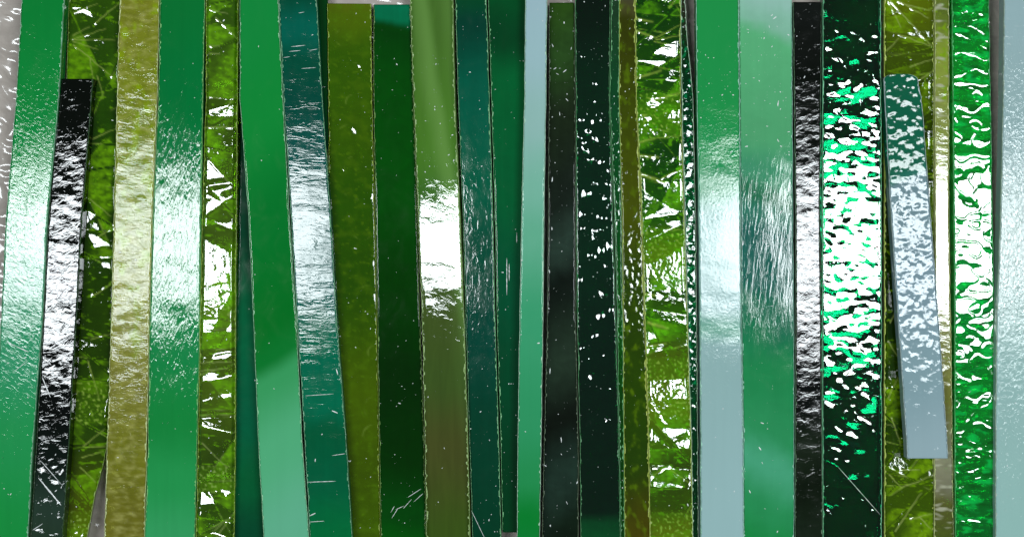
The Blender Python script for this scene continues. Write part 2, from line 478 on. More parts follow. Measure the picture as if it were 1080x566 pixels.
# 1 opal green
m = opal_mat('opal_green_far_left', [(0, (8, 128, 52)), (90, (10, 134, 56)), (170, (18, 140, 68)), (300, (38, 140, 96)), (380, (44, 148, 100)), (450, (34, 148, 80)), (566, (22, 142, 62))],
             [(6, 3.6, 0.7, 0.15, 3, 0.8), (34, 40, 0.2, 0.4, 1, 0)], ior=1.45, rough=0.045, streak=0.07, seed=1.0)
strip('glass_strip', 'emerald opal strip at the far left edge, beside the short black strip', 'glass strip',
      O((-20, 24, 69), (0, 23, 68), (104, 17, 62), (231, 6, 50), (335, 1, 45), (462, -5, 35), (590, -10, 28)), m, z=18, seed=11, edge=(0.5, 0.75), edge_rgb=(130, 190, 150), specks=60, speck_band=(150, 420), pitch=0.1, marks=[(8, 361, 17, 365, 1.2), (17, 365, 30, 371, 1.4), (15, 391, 27, 382, 1)])
# 2 black short
m = opal_mat('black_glass_crumpled', [(83, (3, 8, 3)), (430, (4, 8, 6)), (480, (8, 20, 14)), (530, (38, 58, 46)), (566, (36, 56, 40))],
             [(11, 6, -0.3, 0.2, 3, 1.2), (30, 40, 0, 1.3, 1, 0)], rough=0.025, ior=1.5, streak=0.2, seed=2.0)
strip('glass_strip', 'short black strip with a square top end, lying on olive crackled glass', 'glass strip',
      O((83, 61, 97), (231, 51, 86), (335, 46, 81), (462, 40, 74), (590, 33, 66)), m, z=17.5, seed=12, edge=(0.12, 0.25), edge_rgb=(60, 90, 60), specks=60, pitch=-1.1,
      marks=[(45, 397, 54, 419, 1.4), (42, 503, 66, 532, 2.2), (44, 485, 68, 512, 1.0), (36, 558, 47, 551, 1.1)],
      top=lambda X, Y: 0.13 * fbm(X, Y, 16, 11, 4, 3, rot=0.3) * smooth(90, 200, Y) + smooth(470, 500, Y) * 0.8 * np.abs(fbm(X, Y, 14, 30, 8, 2, rot=0.7)), du=1.5, dv=1.5)
# 3 olive crackle
OL = [(0, (51, 90, 5)), (100, (39, 80, 2)), (200, (30, 69, 0)), (330, (39, 71, 0)), (450, (44, 76, 5)), (566, (92, 106, 9))]
fan = [(74, 42, 108, 30, .8, .35), (74, 42, 118, 42, .8, .3), (75, 44, 100, 52, .9, .4), (76, 48, 122, 86, 1.0, .55), (75, 38, 92, 28, .7, .35), (98, 24, 126, 0, .9, .5), (76, 14, 100, 4, .8, .4),
       (92, 62, 96, 84, .8, .35), (100, 80, 106, 100, .8, .4), (101, 250, 118, 238, .9, .5), (96, 146, 118, 136, .8, .4), (96, 312, 116, 298, 1.0, .6), (94, 358, 114, 352, .8, .3), (92, 210, 114, 228, .8, .4),
       (90, 380, 102, 420, .9, .4), (86, 470, 108, 452, .8, .5), (84, 482, 106, 476, .8, .4), (82, 492, 98, 508, .8, .5)]
gr = [(400, 450, .25), (536, 580, .5)]
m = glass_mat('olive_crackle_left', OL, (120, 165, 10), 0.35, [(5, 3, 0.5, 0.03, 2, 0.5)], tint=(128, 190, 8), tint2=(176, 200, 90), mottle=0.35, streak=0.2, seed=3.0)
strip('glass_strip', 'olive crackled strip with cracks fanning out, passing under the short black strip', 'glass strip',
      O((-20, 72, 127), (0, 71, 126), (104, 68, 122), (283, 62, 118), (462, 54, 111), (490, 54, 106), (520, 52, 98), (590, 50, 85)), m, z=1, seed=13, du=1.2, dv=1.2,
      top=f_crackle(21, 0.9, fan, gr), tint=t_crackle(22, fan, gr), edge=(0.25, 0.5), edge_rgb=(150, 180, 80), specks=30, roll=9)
# 4 pale yellow-olive textured
m = glass_mat('pale_yellow_glass', [(0, (142, 147, 42)), (90, (140, 152, 38)), (200, (135, 157, 29)), (300, (153, 160, 57)), (400, (144, 143, 59)), (470, (131, 134, 38)), (566, (128, 125, 40))], (215, 220, 150), 0.35,
              [(8, 3.2, 0.15, 0.1, 3, 0.8), (3.5, 1.8, 0.1, 0.09, 2, 0.5)], tint=(160, 190, 10), tint2=(204, 202, 118), mottle=0.3, seed=4.0, ior=1.34)
strip('glass_strip', 'pale straw yellow strip with fine ripple texture, between olive crackled and green opal glass', 'glass strip',
      O((-20, 127, 168), (0, 126, 168), (104, 123, 166), (231, 120, 161), (335, 117, 158), (462, 113, 155), (590, 109, 152)), m, z=14, seed=14, du=1.3, dv=1.3, T=12,
      top=lambda X, Y: (0.05 * fbm(X, Y, 9, 4, 41, 3, rot=0.15) * (1 - 0.75 * smooth(380, 450, Y)) + 0.22 * fbm(X, Y, 26, 20, 42, 2)),
      tint=lambda X, Y: (smooth(0.1, 0.9, fbm(X, Y, 15, 22, 43, 3)) * (1 - smooth(340, 400, Y)), 0.6 * smooth(-0.4, 1.3, fbm(X, Y, 12, 5, 44, 3))),
      edge=(0.9, 0.6), edge_rgb=(205, 215, 150), edge_w=1.4, specks=30)
# 5 opal green
m = opal_mat('opal_green_second', [(0, (6, 116, 50)), (110, (0, 116, 54)), (170, (4, 122, 62)), (260, (10, 126, 64)), (350, (22, 134, 72)), (440, (20, 134, 60)), (500, (36, 150, 78)), (566, (54, 160, 96))],
             [(3.4, 13, 0.12, 0.22, 2, 1.5), (40, 40, 0.2, 0.7, 1, 0)], ior=1.43, rough=0.035, streak=0.07, seed=5.0)
strip('glass_strip', 'green opal strip with a wavy blue-white reflection, right of the straw yellow strip', 'glass strip',
      O((-20, 169, 216), (0, 169, 216), (104, 167, 214), (231, 161, 212), (335, 158, 211), (462, 156, 208), (590, 152, 205)), m, z=14, seed=15, edge=(0.7, 0.5), edge_rgb=(120, 190, 110), specks=70, speck_band=(110, 400))
# 6 olive crackle narrow
fan = [(222, 12, 240, 16, .8, .4), (228, 20, 250, 42, 1.0, .6), (220, 50, 232, 50, .8, .5), (220, 58, 232, 58, .8, .5), (238, 118, 250, 98, .9, .4), (214, 135, 248, 135, .8, .6), (214, 300, 245, 296, 1, .3),
       (212, 382, 244, 381, .8, .5), (212, 390, 240, 388, 1, .5), (214, 466, 240, 492, 1., .3), (228, 566, 246, 540, 1.0, .4), (216, 330, 236, 318, .8, .4), (222, 170, 240, 192, 1, .5), (240, 488, 246, 530, 1, -0.6)]
gr = [(488, 520, .35), (318, 336, .3)]
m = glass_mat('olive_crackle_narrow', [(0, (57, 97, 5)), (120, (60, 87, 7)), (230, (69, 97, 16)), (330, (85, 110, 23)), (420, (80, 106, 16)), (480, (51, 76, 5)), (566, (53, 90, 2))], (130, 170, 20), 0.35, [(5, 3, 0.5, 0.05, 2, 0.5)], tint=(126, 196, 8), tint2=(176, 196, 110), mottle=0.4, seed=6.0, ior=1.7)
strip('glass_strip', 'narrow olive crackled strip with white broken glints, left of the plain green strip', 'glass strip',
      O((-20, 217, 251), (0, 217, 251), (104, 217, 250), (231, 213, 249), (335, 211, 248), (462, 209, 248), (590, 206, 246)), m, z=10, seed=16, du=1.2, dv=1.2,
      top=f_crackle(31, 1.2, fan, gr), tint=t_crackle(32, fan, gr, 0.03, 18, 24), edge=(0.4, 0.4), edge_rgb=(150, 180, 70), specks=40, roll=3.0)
# 7 dark teal under the green one
m = opal_mat('deep_green_under', [(0, (0, 60, 30)), (240, (0, 64, 40)), (340, (0, 96, 58)), (440, (0, 92, 60)), (500, (0, 90, 48)), (566, (0, 70, 42))], [(20, 30, 0, 0.2, 1, 0)], rough=0.045, mottle=0.15, seed=7.0)
strip('glass_strip', 'deep green strip mostly hidden under the plain green strip, showing its left side lower down', 'glass strip',
      O((-20, 255, 290), (231, 251, 295), (335, 249, 300), (462, 247, 306), (590, 245, 312)), m, z=0, seed=17, edge=(0, 0), specks=16, roll=4)
# 8 plain green to mint
m = opal_mat('green_to_mint', [(0, (16, 138, 60)), (120, (12, 138, 54)), (230, (0, 118, 42)), (340, (0, 112, 34)), (374, (6, 120, 44)), (398, (58, 158, 94)), (470, (84, 176, 124)), (566, (100, 180, 142))],
             [(40, 60, 0, 0.3, 1, 0)], rough=0.05, warp=6, tilt=0.65, streak=0.03, seed=8.0)
strip('glass_strip', 'smooth green strip that turns pale mint in its lower third, leaning to the right', 'glass strip',
      O((-20, 251, 292), (0, 252, 292), (104, 252, 297), (231, 261, 304), (335, 266, 311), (462, 271, 317), (590, 278, 326)), m, z=16, seed=18, edge=(0.4, 0.35), edge_rgb=(150, 205, 160), specks=14, roll=5)
# 9 teal rippled
m = opal_mat('teal_rippled', [(0, (0, 74, 52)), (38, (0, 96, 78)), (70, (0, 76, 56)), (110, (0, 72, 58)), (180, (6, 84, 76)), (300, (10, 92, 84)), (360, (0, 104, 76)), (420, (0, 106, 74)), (450, (0, 88, 54)), (500, (0, 92, 58)), (566, (0, 108, 56))],
             [(18, 5, 0.05, 0.13, 2, 1.2), (50, 16, 0.0, 0.34, 1, 0)], rough=0.05, ior=1.42, mottle=0.12, seed=9.0)
strip('glass_strip', 'dark teal strip with horizontal ripples and a bright water-like reflection', 'glass strip',
      O((-20, 294, 333), (0, 294, 334), (104, 299, 340), (231, 307, 349), (335, 313, 355), (462, 321, 365), (590, 328, 373)), m, z=14, seed=19, edge=(0.8, 0.5), edge_rgb=(110, 170, 130), specks=30, speck_len=3, pitch=0.1,
      marks=[(315, 14, 321, 13, .8), (307, 49.5, 322, 48, 1), (305, 54.5, 317, 53.5, .9), (326, 53.5, 335, 52, .8), (299, 61, 306, 60, .7), (318, 72.5, 333, 71.5, .9), (322, 417, 352, 415, .8), (350, 480, 364, 478, 1), (325, 508, 354, 507, 1), (326, 550, 342, 549, .8)])
# 10 deep green sliver beside it
m = opal_mat('bottle_green_sliver', [(0, (0, 62, 18)), (130, (0, 66, 20)), (300, (0, 50, 20))], [(20, 20, 0, .2, 1, 0)], seed=10.0)
strip('glass_strip', 'bottle green sliver showing only beside the top of the dark teal rippled strip', 'glass strip',
      O((-20, 318, 345), (0, 318, 345), (200, 330, 348), (300, 336, 352)), m, z=-1, T=12, seed=20, edge=(0, 0), specks=4, roll=3)
# 11 olive with thumb marks
def rings(X, Y):
    h = 0.1 * fbm(X, Y, 18, 14, 61, 3)
    rg = np.random.default_rng(3)
    for y in list(np.arange(40, 330, 34)) + [352, 372, 392, 430, 460, 485, 508, 540]:
        cx = 352 + (16 if y < 340 else 32) + rg.uniform(-9, 12) + (y / 30); r = rg.uniform(7, 14)
        d = np.hypot(X - cx, (Y - y)); a = np.arctan2(Y - y, X - cx)
        h = h + 0.25 * np.exp(-((d - r) / 1.5) ** 2) * smooth(0.0, 0.7, np.sin(a + rg.uniform(0, 6))) - 0.3 * np.exp(-(d / r) ** 2)
    return h
m = glass_mat('olive_thumb_marked', [(0, (101, 114, 14)), (20, (89, 119, 4)), (60, (60, 105, 0)), (140, (62, 103, 0)), (210, (48, 96, 0)), (300, (46, 91, 0)), (420, (79, 109, 0)), (500, (70, 98, 0)), (566, (72, 105, 0))], (150, 190, 20), 0.3,
              [(14, 9, 0.4, 0.15, 2, 0.6)], tint=(92, 132, 8), tint2=(150, 180, 70), mottle=0.15, seed=11.0)
strip('glass_strip', 'yellow-olive strip with crescent thumb marks, its rounded top end just inside the frame', 'glass strip',
      O((4, 345, 391), (104, 346, 392), (231, 347, 395), (335, 350, 397), (462, 352, 399), (590, 356, 401)), m, z=3, T=10, seed=21, du=1.3, dv=1.3,
      top=rings, tint=lambda X, Y: (0.5 * smooth(-0.2, 1.3, fbm(X, Y, 15, 12, 62, 3)) + 0.6 * smooth(0.45, 1.0, fbm(X, Y, 7, 5, 64, 3)), np.clip(3 * (rings(X, Y) - 0.1), 0, 0.8)), edge=(0.5, 0.8), edge_rgb=(150, 175, 60), specks=34, roll=2.5)
# 12 dark bottle green
m = opal_mat('dark_bottle_green', [(0, (0, 112, 76)), (24, (0, 110, 71)), (34, (0, 61, 5)), (90, (0, 71, 5)), (200, (0, 73, 5)), (300, (0, 56, 0)), (400, (0, 41, 0)), (480, (0, 46, 0)), (540, (0, 66, 7)), (566, (0, 81, 7))], [(30, 20, 0, 0.2, 1, 0)], rough=0.035, mottle=0.2, warp=4, tilt=-0.15, seed=12.0)
strip('glass_strip', 'dark bottle green strip with a teal square at its top end', 'glass strip',
      O((5, 394, 433), (104, 394, 436), (231, 396, 440), (335, 398, 443), (462, 400, 447), (590, 402, 450)), m, z=4, T=12, seed=22, edge=(0.3, 0.6), edge_rgb=(110, 150, 70), specks=40, roll=0.5,
      marks=[(413, 546, 420, 535, .8), (417, 537, 426, 533, .9), (425, 536, 434, 526, .8), (430, 524, 444, 515, 1.0), (436, 529, 446, 520, .8), (412, 540, 416, 533, .7)])
# 13 streaky olive with bright reflection
t = NT('streaky_olive'); vec = t.coords(); p = t.n('ShaderNodeBsdfPrincipled')
base = ycolor(t, vec, [(0, (66, 104, 34)), (160, (72, 122, 34)), (210, (60, 108, 34)), (330, (64, 84, 30)), (400, (60, 84, 30)), (470, (70, 76, 30)), (566, (58, 84, 20))], streak=0.25, streak_len=90, seed=13.0)
sx = t.n('ShaderNodeSeparateXYZ'); t.l(vec, sx.inputs[0])
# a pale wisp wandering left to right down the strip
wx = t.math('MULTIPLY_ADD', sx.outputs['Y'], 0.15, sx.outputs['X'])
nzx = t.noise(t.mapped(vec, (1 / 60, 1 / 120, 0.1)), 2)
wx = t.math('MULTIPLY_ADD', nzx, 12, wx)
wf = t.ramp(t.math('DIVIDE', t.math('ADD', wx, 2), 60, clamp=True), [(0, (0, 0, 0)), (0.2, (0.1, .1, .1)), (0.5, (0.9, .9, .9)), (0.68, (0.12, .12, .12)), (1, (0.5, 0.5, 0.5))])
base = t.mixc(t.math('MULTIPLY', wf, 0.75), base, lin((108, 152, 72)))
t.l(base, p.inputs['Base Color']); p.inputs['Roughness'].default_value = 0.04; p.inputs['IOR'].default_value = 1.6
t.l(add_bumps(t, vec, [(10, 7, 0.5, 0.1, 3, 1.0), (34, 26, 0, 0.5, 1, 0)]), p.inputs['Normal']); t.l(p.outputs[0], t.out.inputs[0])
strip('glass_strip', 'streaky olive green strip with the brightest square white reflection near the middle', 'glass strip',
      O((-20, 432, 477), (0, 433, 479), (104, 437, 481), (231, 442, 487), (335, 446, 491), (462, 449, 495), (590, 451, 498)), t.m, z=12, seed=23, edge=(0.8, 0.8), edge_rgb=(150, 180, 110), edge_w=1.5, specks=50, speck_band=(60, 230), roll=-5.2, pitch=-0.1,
      top=lambda X, Y: -0.026 * 90 * np.log(np.cosh((Y - 262) / 90)))
# 14 dark teal
m = opal_mat('dark_teal', [(0, (0, 70, 38)), (28, (0, 61, 45)), (100, (0, 89, 66)), (200, (0, 93, 66)), (260, (0, 76, 55)), (350, (0, 68, 53)), (450, (0, 61, 40)), (566, (0, 59, 36))], [(4, 9, 0, 0.1, 2, 0.5), (50, 50, 0, 0.4, 1, 0)], rough=0.05, mottle=0.12, seed=14.0)
strip('glass_strip', 'dull dark teal strip between the streaky olive strip and a deep green strip', 'glass strip',
      O((-20, 480, 513), (0, 481, 514), (104, 484, 517), (231, 489, 521), (335, 492, 523), (462, 496, 527), (590, 500, 530)), m, z=6, seed=24, edge=(0.2, 0.7), edge_rgb=(120, 185, 130), specks=60, roll=-3.1, marks=[(498, 538, 512, 567, .7)])
# 15 deep green
m = opal_mat('deep_green', [(0, (0, 76, 34)), (40, (0, 64, 30)), (90, (0, 93, 45)), (200, (0, 91, 47)), (300, (0, 78, 47)), (400, (0, 68, 38)), (500, (0, 57, 28)), (566, (0, 61, 28))], [(50, 50, 0, 0.4, 1, 0)], rough=0.045, mottle=0.1, seed=15.0)
strip('glass_strip', 'deep green strip narrowing under the left side of the thin grey-blue to green strip', 'glass strip',
      O((-20, 514, 560), (0, 515, 560), (231, 522, 560), (335, 524, 558), (462, 528, 556), (561, 530, 554)), m, z=2, seed=25, edge=(0.5, 0.1), edge_rgb=(110, 180, 120), specks=40, marks=[(534.5, 272, 534.5, 311, 1.0), (537, 278, 537, 296, 1.1), (545, 245, 545, 256, .8)])
# 16 grey-blue to green
m = opal_mat('greyblue_to_green', [(0, (160, 188, 196)), (60, (158, 190, 194)), (130, (148, 188, 180)), (200, (122, 184, 160)), (250, (100, 176, 142)), (330, (60, 160, 112)), (440, (48, 152, 98)), (500, (36, 144, 80)), (540, (4, 128, 46)), (566, (6, 128, 50))], [(50, 50, 0, 0.2, 1, 0)], rough=0.06, streak=0.03, warp=8, seed=16.0)
strip('glass_strip', 'thin opal strip fading from grey-blue at its top to green at its foot', 'glass strip',
      O((-20, 554, 578), (0, 554, 577), (104, 553, 576), (231, 550, 574), (335, 548, 573), (462, 546, 571), (590, 545, 569)), m, z=19, seed=26, edge=(0.25, 0.4), edge_rgb=(175, 215, 185), specks=10)
# 17 dark olive grey
m = opal_mat('smoky_olive_black', [(0, (42, 75, 18)), (60, (40, 72, 28)), (120, (25, 38, 20)), (210, (20, 30, 22)), (260, (40, 58, 48)), (300, (12, 22, 15)), (380, (35, 52, 38)), (440, (10, 18, 10)), (500, (30, 50, 40)), (566, (12, 28, 15))], [(30, 40, 0.5, 0.4, 1, 0)], rough=0.035, mottle=0.4, streak=0.2, tilt=0.5, seed=17.0)
strip('glass_strip', 'smoky olive-black strip right of the thin grey-blue strip, its top end cut square', 'glass strip',
      O((3, 579, 606), (104, 579, 607), (231, 578, 607), (335, 577, 607), (462, 574, 610), (590, 571, 610)), m, z=3, T=12, seed=27, edge=(0.55, 0.35), edge_rgb=(120, 140, 110), specks=60, speck_len=3)
# 18 dark green with pits
def f18(X, Y):
    h = 0.08 * fbm(X, Y, 14, 18, 71, 2)
    rg = np.random.default_rng(8)
    for _ in range(80):
        yy = rg.uniform(60, 545) if rg.random() < 0.5 else rg.uniform(110, 300); cx = rg.uniform(611, 650); r = 1.5 + 2.4 * rg.random() ** 2; e = rg.uniform(1.0, 2.4); a = rg.uniform(-0.5, 0.9)
        dx, dy = X - cx, Y - yy; u = dx * math.cos(a) - dy * math.sin(a); v = (dx * math.sin(a) + dy * math.cos(a)) / e
        h = h - 0.2 * r * np.exp(-((u * u + v * v) / r ** 2))
    return h
BK = plain_mat('added_backing_dark', (6, 14, 9), 0.6)  # for the added sheet that darkens glass from beneath
m = glass_mat('blackish_green_pitted', [(0, (0, 29, 13)), (100, (0, 49, 26)), (250, (0, 52, 29)), (400, (0, 39, 23)), (535, (0, 39, 21)), (550, (0, 91, 44)), (566, (0, 101, 47))], (50, 190, 120), 0.5, [(10, 10, 0, 0.12, 2, 0.5)], warp=3, mottle=0.3, seed=18.0, ior=1.7)
strip('glass_strip', 'blackish green strip scattered with small white pitted glints', 'glass strip',
      O((-20, 607, 644), (0, 607, 644), (104, 608, 643), (231, 608, 647), (335, 609, 650), (462, 612, 653), (590, 613, 655)), m, z=6, seed=28, du=1.1, dv=1.1, top=f18, backing=BK, edge=(0.35, 0.2), edge_rgb=(90, 150, 100), specks=50, roll=-1.5)
# 19 thin green
m = glass_mat('thin_sea_green', [(0, (36, 74, 44)), (100, (18, 84, 44)), (220, (8, 86, 30)), (330, (8, 92, 10)), (450, (10, 70, 10)), (566, (14, 70, 14))], (60, 170, 70), 0.3, [(6, 8, 0.4, 0.3, 2, 0.5)], mottle=0.3, seed=19.0)
strip('glass_strip', 'very thin sea green sliver between the blackish green strip and a narrow olive strip', 'glass strip',
      O((-20, 645, 653), (0, 645, 653), (104, 643, 653), (231, 648, 656), (335, 651, 657), (462, 653, 658), (590, 655, 659)), m, z=4, seed=29, du=1.2, dv=2, edge=(0.5, 0.3), edge_rgb=(110, 180, 120), specks=30)
# 20 narrow olive
m = glass_mat('narrow_olive', [(0, (84, 80, 54)), (16, (84, 84, 40)), (30, (62, 68, 4)), (110, (70, 84, 4)), (220, (80, 92, 6)), (300, (48, 76, 6)), (420, (44, 78, 0)), (480, (42, 74, 4)), (566, (84, 78, 6))], (150, 170, 20), 0.3, [(5, 6, 0.4, 0.1, 3, 0.5)],
              tint=(120, 160, 10), tint2=(170, 200, 110), mottle=0.2, seed=20.0)
strip('glass_strip', 'narrow olive strip with a gritty face, left of the mirror-bright olive crackled strip', 'glass strip',
      O((-20, 653, 670), (0, 653, 670), (104, 653, 671), (231, 656, 677), (335, 657, 680), (462, 658, 684), (590, 659, 686)), m, z=5, seed=30, du=1.1, dv=1.2,
      top=lambda X, Y: 0.1 * fbm(X, Y, 5, 5, 81, 2) * (0.3 + smooth(240, 260, Y) * (1 - smooth(345, 360, Y))) + 0.1 * fbm(X, Y, 14, 20, 82, 2),
      tint=lambda X, Y: (0.55 * smooth(0.1, 1.2, fbm(X, Y, 9, 14, 83, 3)), 0 * X), edge=(0.4, 0.9), edge_rgb=(170, 185, 80), edge_w=1.3, specks=30)
# 21 bright crackle
fan = [(671, 20, 688, 23, 2.0, .55), (671, 32, 691, 40, 2.0, .6), (672, 82, 697, 74, 2.0, .6), (692, 40, 718, 26, .9, .5), (692, 42, 718, 37, .8, .5), (690, 44, 714, 48, .8, .4), (698, 50, 716, 52, .8, .4), (706, 8, 712, 0, 1.2, .5),
       (674, 150, 690, 146, 2.0, .5), (690, 146, 718, 143, .9, .3), (674, 164, 694, 166, 2.2, .6), (676, 184, 700, 192, 2.6, .7), (688, 106, 718, 98, 2.5, .6), (698, 188, 718, 178, .8, .5), (679, 264, 694, 292, 1.2, -.9), (674, 120, 690, 144, 1.2, -.9),
       (680, 310, 694, 312, 2.0, .6), (683, 365, 702, 362, 1.5, .6), (682, 410, 702, 444, 1.5, -1.1), (685, 491, 728, 491, 1.3, -1.0), (706, 494, 728, 510, .8, .4), (700, 494, 686, 503, .8, .4), (684, 340, 704, 346, 2.5, .6), (690, 296, 704, 290, 1, .4)]
gr = [(96, 148, .45), (238, 292, .28), (375, 446, .32), (538, 590, .4)]
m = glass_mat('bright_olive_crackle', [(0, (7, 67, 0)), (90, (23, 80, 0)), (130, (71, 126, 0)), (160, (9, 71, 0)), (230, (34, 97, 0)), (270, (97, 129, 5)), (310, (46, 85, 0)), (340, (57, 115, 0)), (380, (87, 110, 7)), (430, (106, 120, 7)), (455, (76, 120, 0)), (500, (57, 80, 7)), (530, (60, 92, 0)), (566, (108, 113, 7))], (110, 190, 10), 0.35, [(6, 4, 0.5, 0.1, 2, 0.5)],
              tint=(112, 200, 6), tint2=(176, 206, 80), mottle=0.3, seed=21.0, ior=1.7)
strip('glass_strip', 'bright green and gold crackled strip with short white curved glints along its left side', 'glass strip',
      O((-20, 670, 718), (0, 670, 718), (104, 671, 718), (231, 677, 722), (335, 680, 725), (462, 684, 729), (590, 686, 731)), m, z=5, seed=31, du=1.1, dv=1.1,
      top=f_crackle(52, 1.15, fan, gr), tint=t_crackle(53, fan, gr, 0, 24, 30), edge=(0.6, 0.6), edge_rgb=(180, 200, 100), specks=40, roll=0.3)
# 22 dark emerald sliver
m = glass_mat('dark_emerald_sliver', [(0, (50, 44, 34)), (60, (10, 50, 20)), (100, (0, 62, 30)), (300, (0, 78, 40)), (566, (0, 52, 20))], (40, 200, 110), 0.4, [(4, 4, 0.4, 0.12, 2, 0.5)], tint=(0, 150, 84), tint2=(60, 220, 150), mottle=0.3, seed=22.0)
strip('glass_strip', 'dark emerald sliver between the bright crackled strip and the green-topped grey-blue strip', 'glass strip',
      O((-20, 718, 721), (40, 718, 725), (90, 719, 730), (104, 719, 731), (231, 722, 734), (335, 725, 735), (462, 729, 736), (590, 731, 737)), m, z=3, seed=32, du=1.1, dv=1.2,
      top=lambda X, Y: 0.28 * fbm(X, Y, 8, 7, 91, 2), tint=lambda X, Y: (smooth(0.2, 0.8, fbm(X, Y, 5, 7, 92, 2)) * (1 - smooth(400, 430, Y)), 0 * X), edge=(0.2, 0.2), specks=10)
# 23 green to grey-blue
m = opal_mat('green_to_greyblue', [(0, (31, 147, 72)), (120, (31, 147, 74)), (170, (33, 149, 84)), (196, (45, 145, 96)), (230, (128, 171, 164)), (320, (136, 173, 170)), (345, (109, 167, 146)), (365, (146, 180, 178)), (566, (154, 188, 188))],
             [(2.6, 3, 0, 0.085, 3, 0.3), (40, 26, 0.1, 0.4, 1, 0)], ior=1.4, rough=0.045, warp=5, streak=0.03, seed=23.0)
strip('glass_strip', 'opal strip with a green upper third turning grey-blue below, left of the wide mint strip', 'glass strip',
      O((-20, 734, 779), (0, 734, 779), (104, 735, 780), (231, 737, 781), (335, 738, 782), (462, 739, 784), (590, 739, 785)), m, z=12, seed=33, edge=(0.3, 0.5), edge_rgb=(160, 215, 190), specks=70, speck_band=(50, 180))
# 24 wide mint / teal
m = opal_mat('mint_teal', [(0, (150, 194, 178)), (24, (134, 188, 162)), (48, (92, 178, 122)), (140, (82, 166, 112)), (185, (62, 146, 106)), (205, (30, 112, 76)), (225, (40, 118, 96)), (250, (22, 96, 84)), (300, (20, 98, 84)), (330, (24, 110, 80)), (390, (32, 136, 78)), (450, (44, 144, 88)), (485, (72, 164, 122)), (530, (40, 144, 84)), (566, (26, 138, 68))],
             [(3.2, 20, 0.1, 0.085, 3, 0.9), (30, 40, 0, 0.4, 1, 0)], rough=0.045, warp=20, streak=0.06, tilt=-0.35, mottle=0.08, seed=24.0)
strip('glass_strip', 'widest opal strip, mint at the top and teal across its scratched middle', 'glass strip',
      O((-20, 780, 836), (0, 780, 836), (231, 782, 837), (335, 783, 838), (462, 785, 838), (590, 785, 838)), m, z=10, seed=34, edge=(0.3, 0.2), edge_rgb=(150, 205, 180), specks=110, speck_len=2.5, speck_band=(30, 330), pitch=-0.3, roll=-2.9)
# 25 black right
m = opal_mat('black_glass_right', [(2, (16, 20, 17)), (60, (12, 16, 12)), (90, (4, 10, 4)), (420, (4, 8, 6)), (470, (22, 34, 20)), (510, (10, 22, 8)), (566, (22, 36, 22))],
             [(7, 4.5, -0.3, 0.16, 3, 1.0), (30, 30, 0, 0.6, 1, 0)], rough=0.05, ior=1.48, mottle=0.3, seed=25.0)
strip('glass_strip', 'narrow black strip with a silvery crumpled reflection, left of the hammered emerald strip', 'glass strip',
      O((2, 837, 867), (231, 839, 865), (335, 839, 866), (590, 838, 867)), m, z=8, seed=35, edge=(0.3, 0.2), edge_rgb=(90, 120, 90), specks=50, du=1.5, dv=1.5, pitch=-0.5,
      top=lambda X, Y: 0.12 * fbm(X, Y, 16, 10, 101, 2))
# 26 hammered emerald
def f26(X, Y):
    h = 0.23 * fbm(X, Y, 12, 7.5, 111, 1) + 0.03 * fbm(X, Y, 5, 3, 112, 2)
    h = h + 0.36 * smooth(-0.3, 0.3, fbm(X, Y, 13, 19, 116, 1, 0.4, rot=-0.25))
    return h * (0.55 + 0.45 * smooth(0, 60, Y)) * (1 - 0.25 * smooth(130, 190, Y) * (1 - smooth(325, 370, Y)))
m = glass_mat('hammered_emerald', [(0, (0, 24, 12)), (566, (0, 26, 16))], (14, 244, 186), 0.85, [(5, 3, 0.1, 0.035, 2, 0.5)], rough=0.015, mottle=0.4, seed=26.0, ior=1.7)
strip('glass_strip', 'wide hammered strip of blackish emerald covered in broken white and bright green glints', 'glass strip',
      O((-20, 868, 929), (0, 868, 929), (231, 867, 930), (590, 868, 930)), m, z=10, seed=36, du=1.0, dv=1.0, top=f26,
      bottom=lambda X, Y: 0.4 * fbm(X, Y, 26, 20, 115, 1), backing=BK, edge=(0.5, 0.6), edge_rgb=(120, 200, 150), specks=20, marks=[(884, 492, 929, 543, .7)])
# 27 crackle right
fan = [(938, 0, 984, 48, 1.0, .6), (946, 0, 980, 18, .8, .5), (952, 4, 982, 10, .8, .4), (936, 0, 950, 28, .8, .5), (948, 36, 984, 48, .9, .5), (934, 54, 948, 40, .8, .4), (960, 70, 984, 62, .9, .5), (970, 84, 984, 74, .8, .5), (934, 57, 980, 56, .8, -.4),
       (950, 495, 970, 496, .8, .5), (936, 500, 950, 514, .9, .5), (950, 514, 984, 502, .9, .5), (944, 560, 972, 520, 1.0, .6), (960, 548, 984, 542, .8, .5), (970, 545, 984, 560, .8, .4), (938, 340, 943, 330, 1.2, .5), (936, 360, 946, 375, .9, .5), (936, 420, 946, 398, 1, .5), (940, 440, 950, 470, .8, .5)]
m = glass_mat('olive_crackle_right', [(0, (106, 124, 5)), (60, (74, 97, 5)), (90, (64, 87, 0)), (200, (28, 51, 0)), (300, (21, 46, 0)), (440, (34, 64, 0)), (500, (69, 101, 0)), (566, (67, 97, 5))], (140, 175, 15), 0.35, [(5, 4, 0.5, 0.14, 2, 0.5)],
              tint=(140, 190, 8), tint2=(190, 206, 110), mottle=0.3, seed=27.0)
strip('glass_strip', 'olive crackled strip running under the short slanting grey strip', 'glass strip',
      O((-20, 931, 985), (0, 931, 985), (590, 931, 985)), m, z=2, seed=37, du=1.1, dv=1.1, top=f_crackle(72, 0.7, fan), tint=t_crackle(73, fan, (), 0, 24, 26), edge=(0.9, 0.4), edge_rgb=(190, 205, 100), edge_w=1.2, specks=40, roll=5.5)
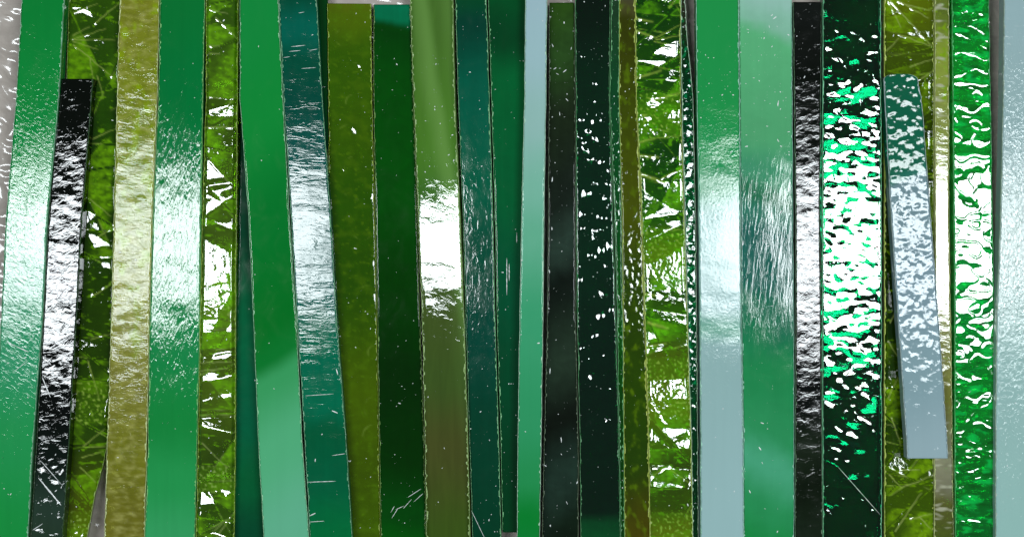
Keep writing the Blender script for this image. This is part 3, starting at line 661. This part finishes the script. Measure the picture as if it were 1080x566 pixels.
# 28 short grey slanting
def f28(X, Y):
    return 0.34 * fbm(X, Y, 9, 11, 121, 3, rot=0.5) * (1 - 0.55 * smooth(330, 430, Y)) + 0.03 * fbm(X, Y, 4, 4, 122, 2)
m = opal_mat('grey_opal_hammered', [(60, (15, 92, 64)), (172, (22, 99, 73)), (184, (44, 114, 97)), (190, (114, 141, 147)), (300, (128, 152, 161)), (400, (134, 161, 167)), (483, (150, 174, 180))], [(5, 4, 0.4, 0.1, 2, 0.6)], ior=1.36, rough=0.035, warp=3, tilt=0.45, streak=0.04, seed=28.0)
strip('glass_strip', 'short grey strip with a dark green rounded top, slanting across the olive crackled strip', 'glass strip',
      O((78, 932, 967), (104, 933, 972), (231, 940, 982), (335, 947, 990), (462, 956, 999), (483, 957, 1000)), m, z=19, T=13, seed=38, du=1.2, dv=1.2, top=f28, edge=(0.3, 0.3), edge_rgb=(180, 200, 200), specks=24, top_round=6)
# 29 pale straw narrow
m = glass_mat('pale_straw_narrow', [(0, (121, 136, 55)), (16, (114, 134, 44)), (60, (165, 185, 66)), (130, (165, 176, 88)), (300, (187, 189, 132)), (420, (143, 145, 66)), (480, (165, 165, 132)), (510, (154, 152, 123)), (530, (106, 110, 48)), (566, (90, 108, 33))], (215, 225, 150), 0.35,
              [(9, 4, 0.3, 0.1, 3, 0.8)], tint=(150, 190, 20), tint2=(220, 220, 190), mottle=0.3, seed=29.0, ior=1.7)
strip('glass_strip', 'narrow pale straw strip with a blown-out white stretch, left of the vivid emerald strip', 'glass strip',
      O((-20, 986, 1001), (0, 986, 1001), (231, 986, 1001), (400, 986, 1004), (590, 985, 1006)), m, z=2, T=14, seed=39, du=1.1, dv=1.1,
      top=lambda X, Y: 0.12 * fbm(X, Y, 14, 9, 131, 2) * (1 - 0.7 * smooth(110, 150, Y) * (1 - smooth(360, 400, Y))), tint=lambda X, Y: (smooth(0.3, 0.8, fbm(X, Y, 8, 9, 132, 2)) * (1 - smooth(120, 160, Y)), 0.8 * smooth(0.3, 0.8, fbm(X, Y, 20, 6, 133, 2))), edge=(0.5, 0.5), edge_rgb=(200, 210, 140), specks=14)
# 30 vivid emerald
def f30(X, Y):
    cr = np.abs(fbm(X, Y, 19, 15, 149, 1))
    return 0.33 * fbm(X, Y, 22, 17, 147, 1) - 0.20 * np.exp(-(cr / 0.08) ** 2) + 0.05 * fbm(X, Y, 9, 7, 151, 1) + 0.1 * fbm(X, Y, 11, 4, 142, 2) * np.clip(np.abs(Y - 250) / 130 - 0.8, 0.0, 1.3)
m = glass_mat('vivid_emerald', [(0, (0, 146, 44)), (110, (0, 172, 47)), (300, (0, 166, 68)), (400, (0, 156, 47)), (500, (0, 135, 39)), (566, (0, 125, 44))], (20, 235, 110), 0.45, [(30, 30, 0, 0.1, 1, 0)], rough=0.02,
              tint=(0, 225, 90), tint2=(0, 104, 26), mottle=0.2, seed=30.0, ior=1.75)
strip('glass_strip', 'vivid emerald strip with large smooth white blobs of reflection, second from the right edge', 'glass strip',
      O((-20, 1004, 1043), (0, 1004, 1043), (231, 1006, 1047), (335, 1007, 1049), (462, 1007, 1049), (590, 1008, 1050)), m, z=6, seed=40, du=1.0, dv=1.0, top=f30,
      bottom=lambda X, Y: 0.5 * fbm(X, Y, 14, 6, 144, 2),
      tint=lambda X, Y: (smooth(0.0, 0.7, fbm(X, Y, 22, 9, 145, 3)), 0.8 * smooth(0.2, 0.9, fbm(X, Y, 26, 8, 146, 3))), edge=(0.5, 0.5), edge_rgb=(80, 190, 110), specks=10)
# 31 pale grey right edge
m = opal_mat('pale_greyblue_right', [(0, (153, 180, 183)), (120, (151, 178, 178)), (260, (153, 176, 169)), (400, (151, 186, 181)), (566, (151, 191, 183))], [(3, 5, 0.2, 0.3, 3, 0.6), (40, 40, 0, 0.4, 1, 0)], ior=1.4, rough=0.045, streak=0.03, seed=31.0)
strip('glass_strip', 'pale grey-blue opal strip cut off by the right edge of the photo', 'glass strip',
      O((-20, 1059, 1104), (0, 1059, 1104), (104, 1058, 1103), (231, 1055, 1101), (335, 1051, 1098), (462, 1050, 1097), (590, 1050, 1097)), m, z=14, seed=41, edge=(0.25, 0.2), edge_rgb=(170, 190, 175), specks=40)
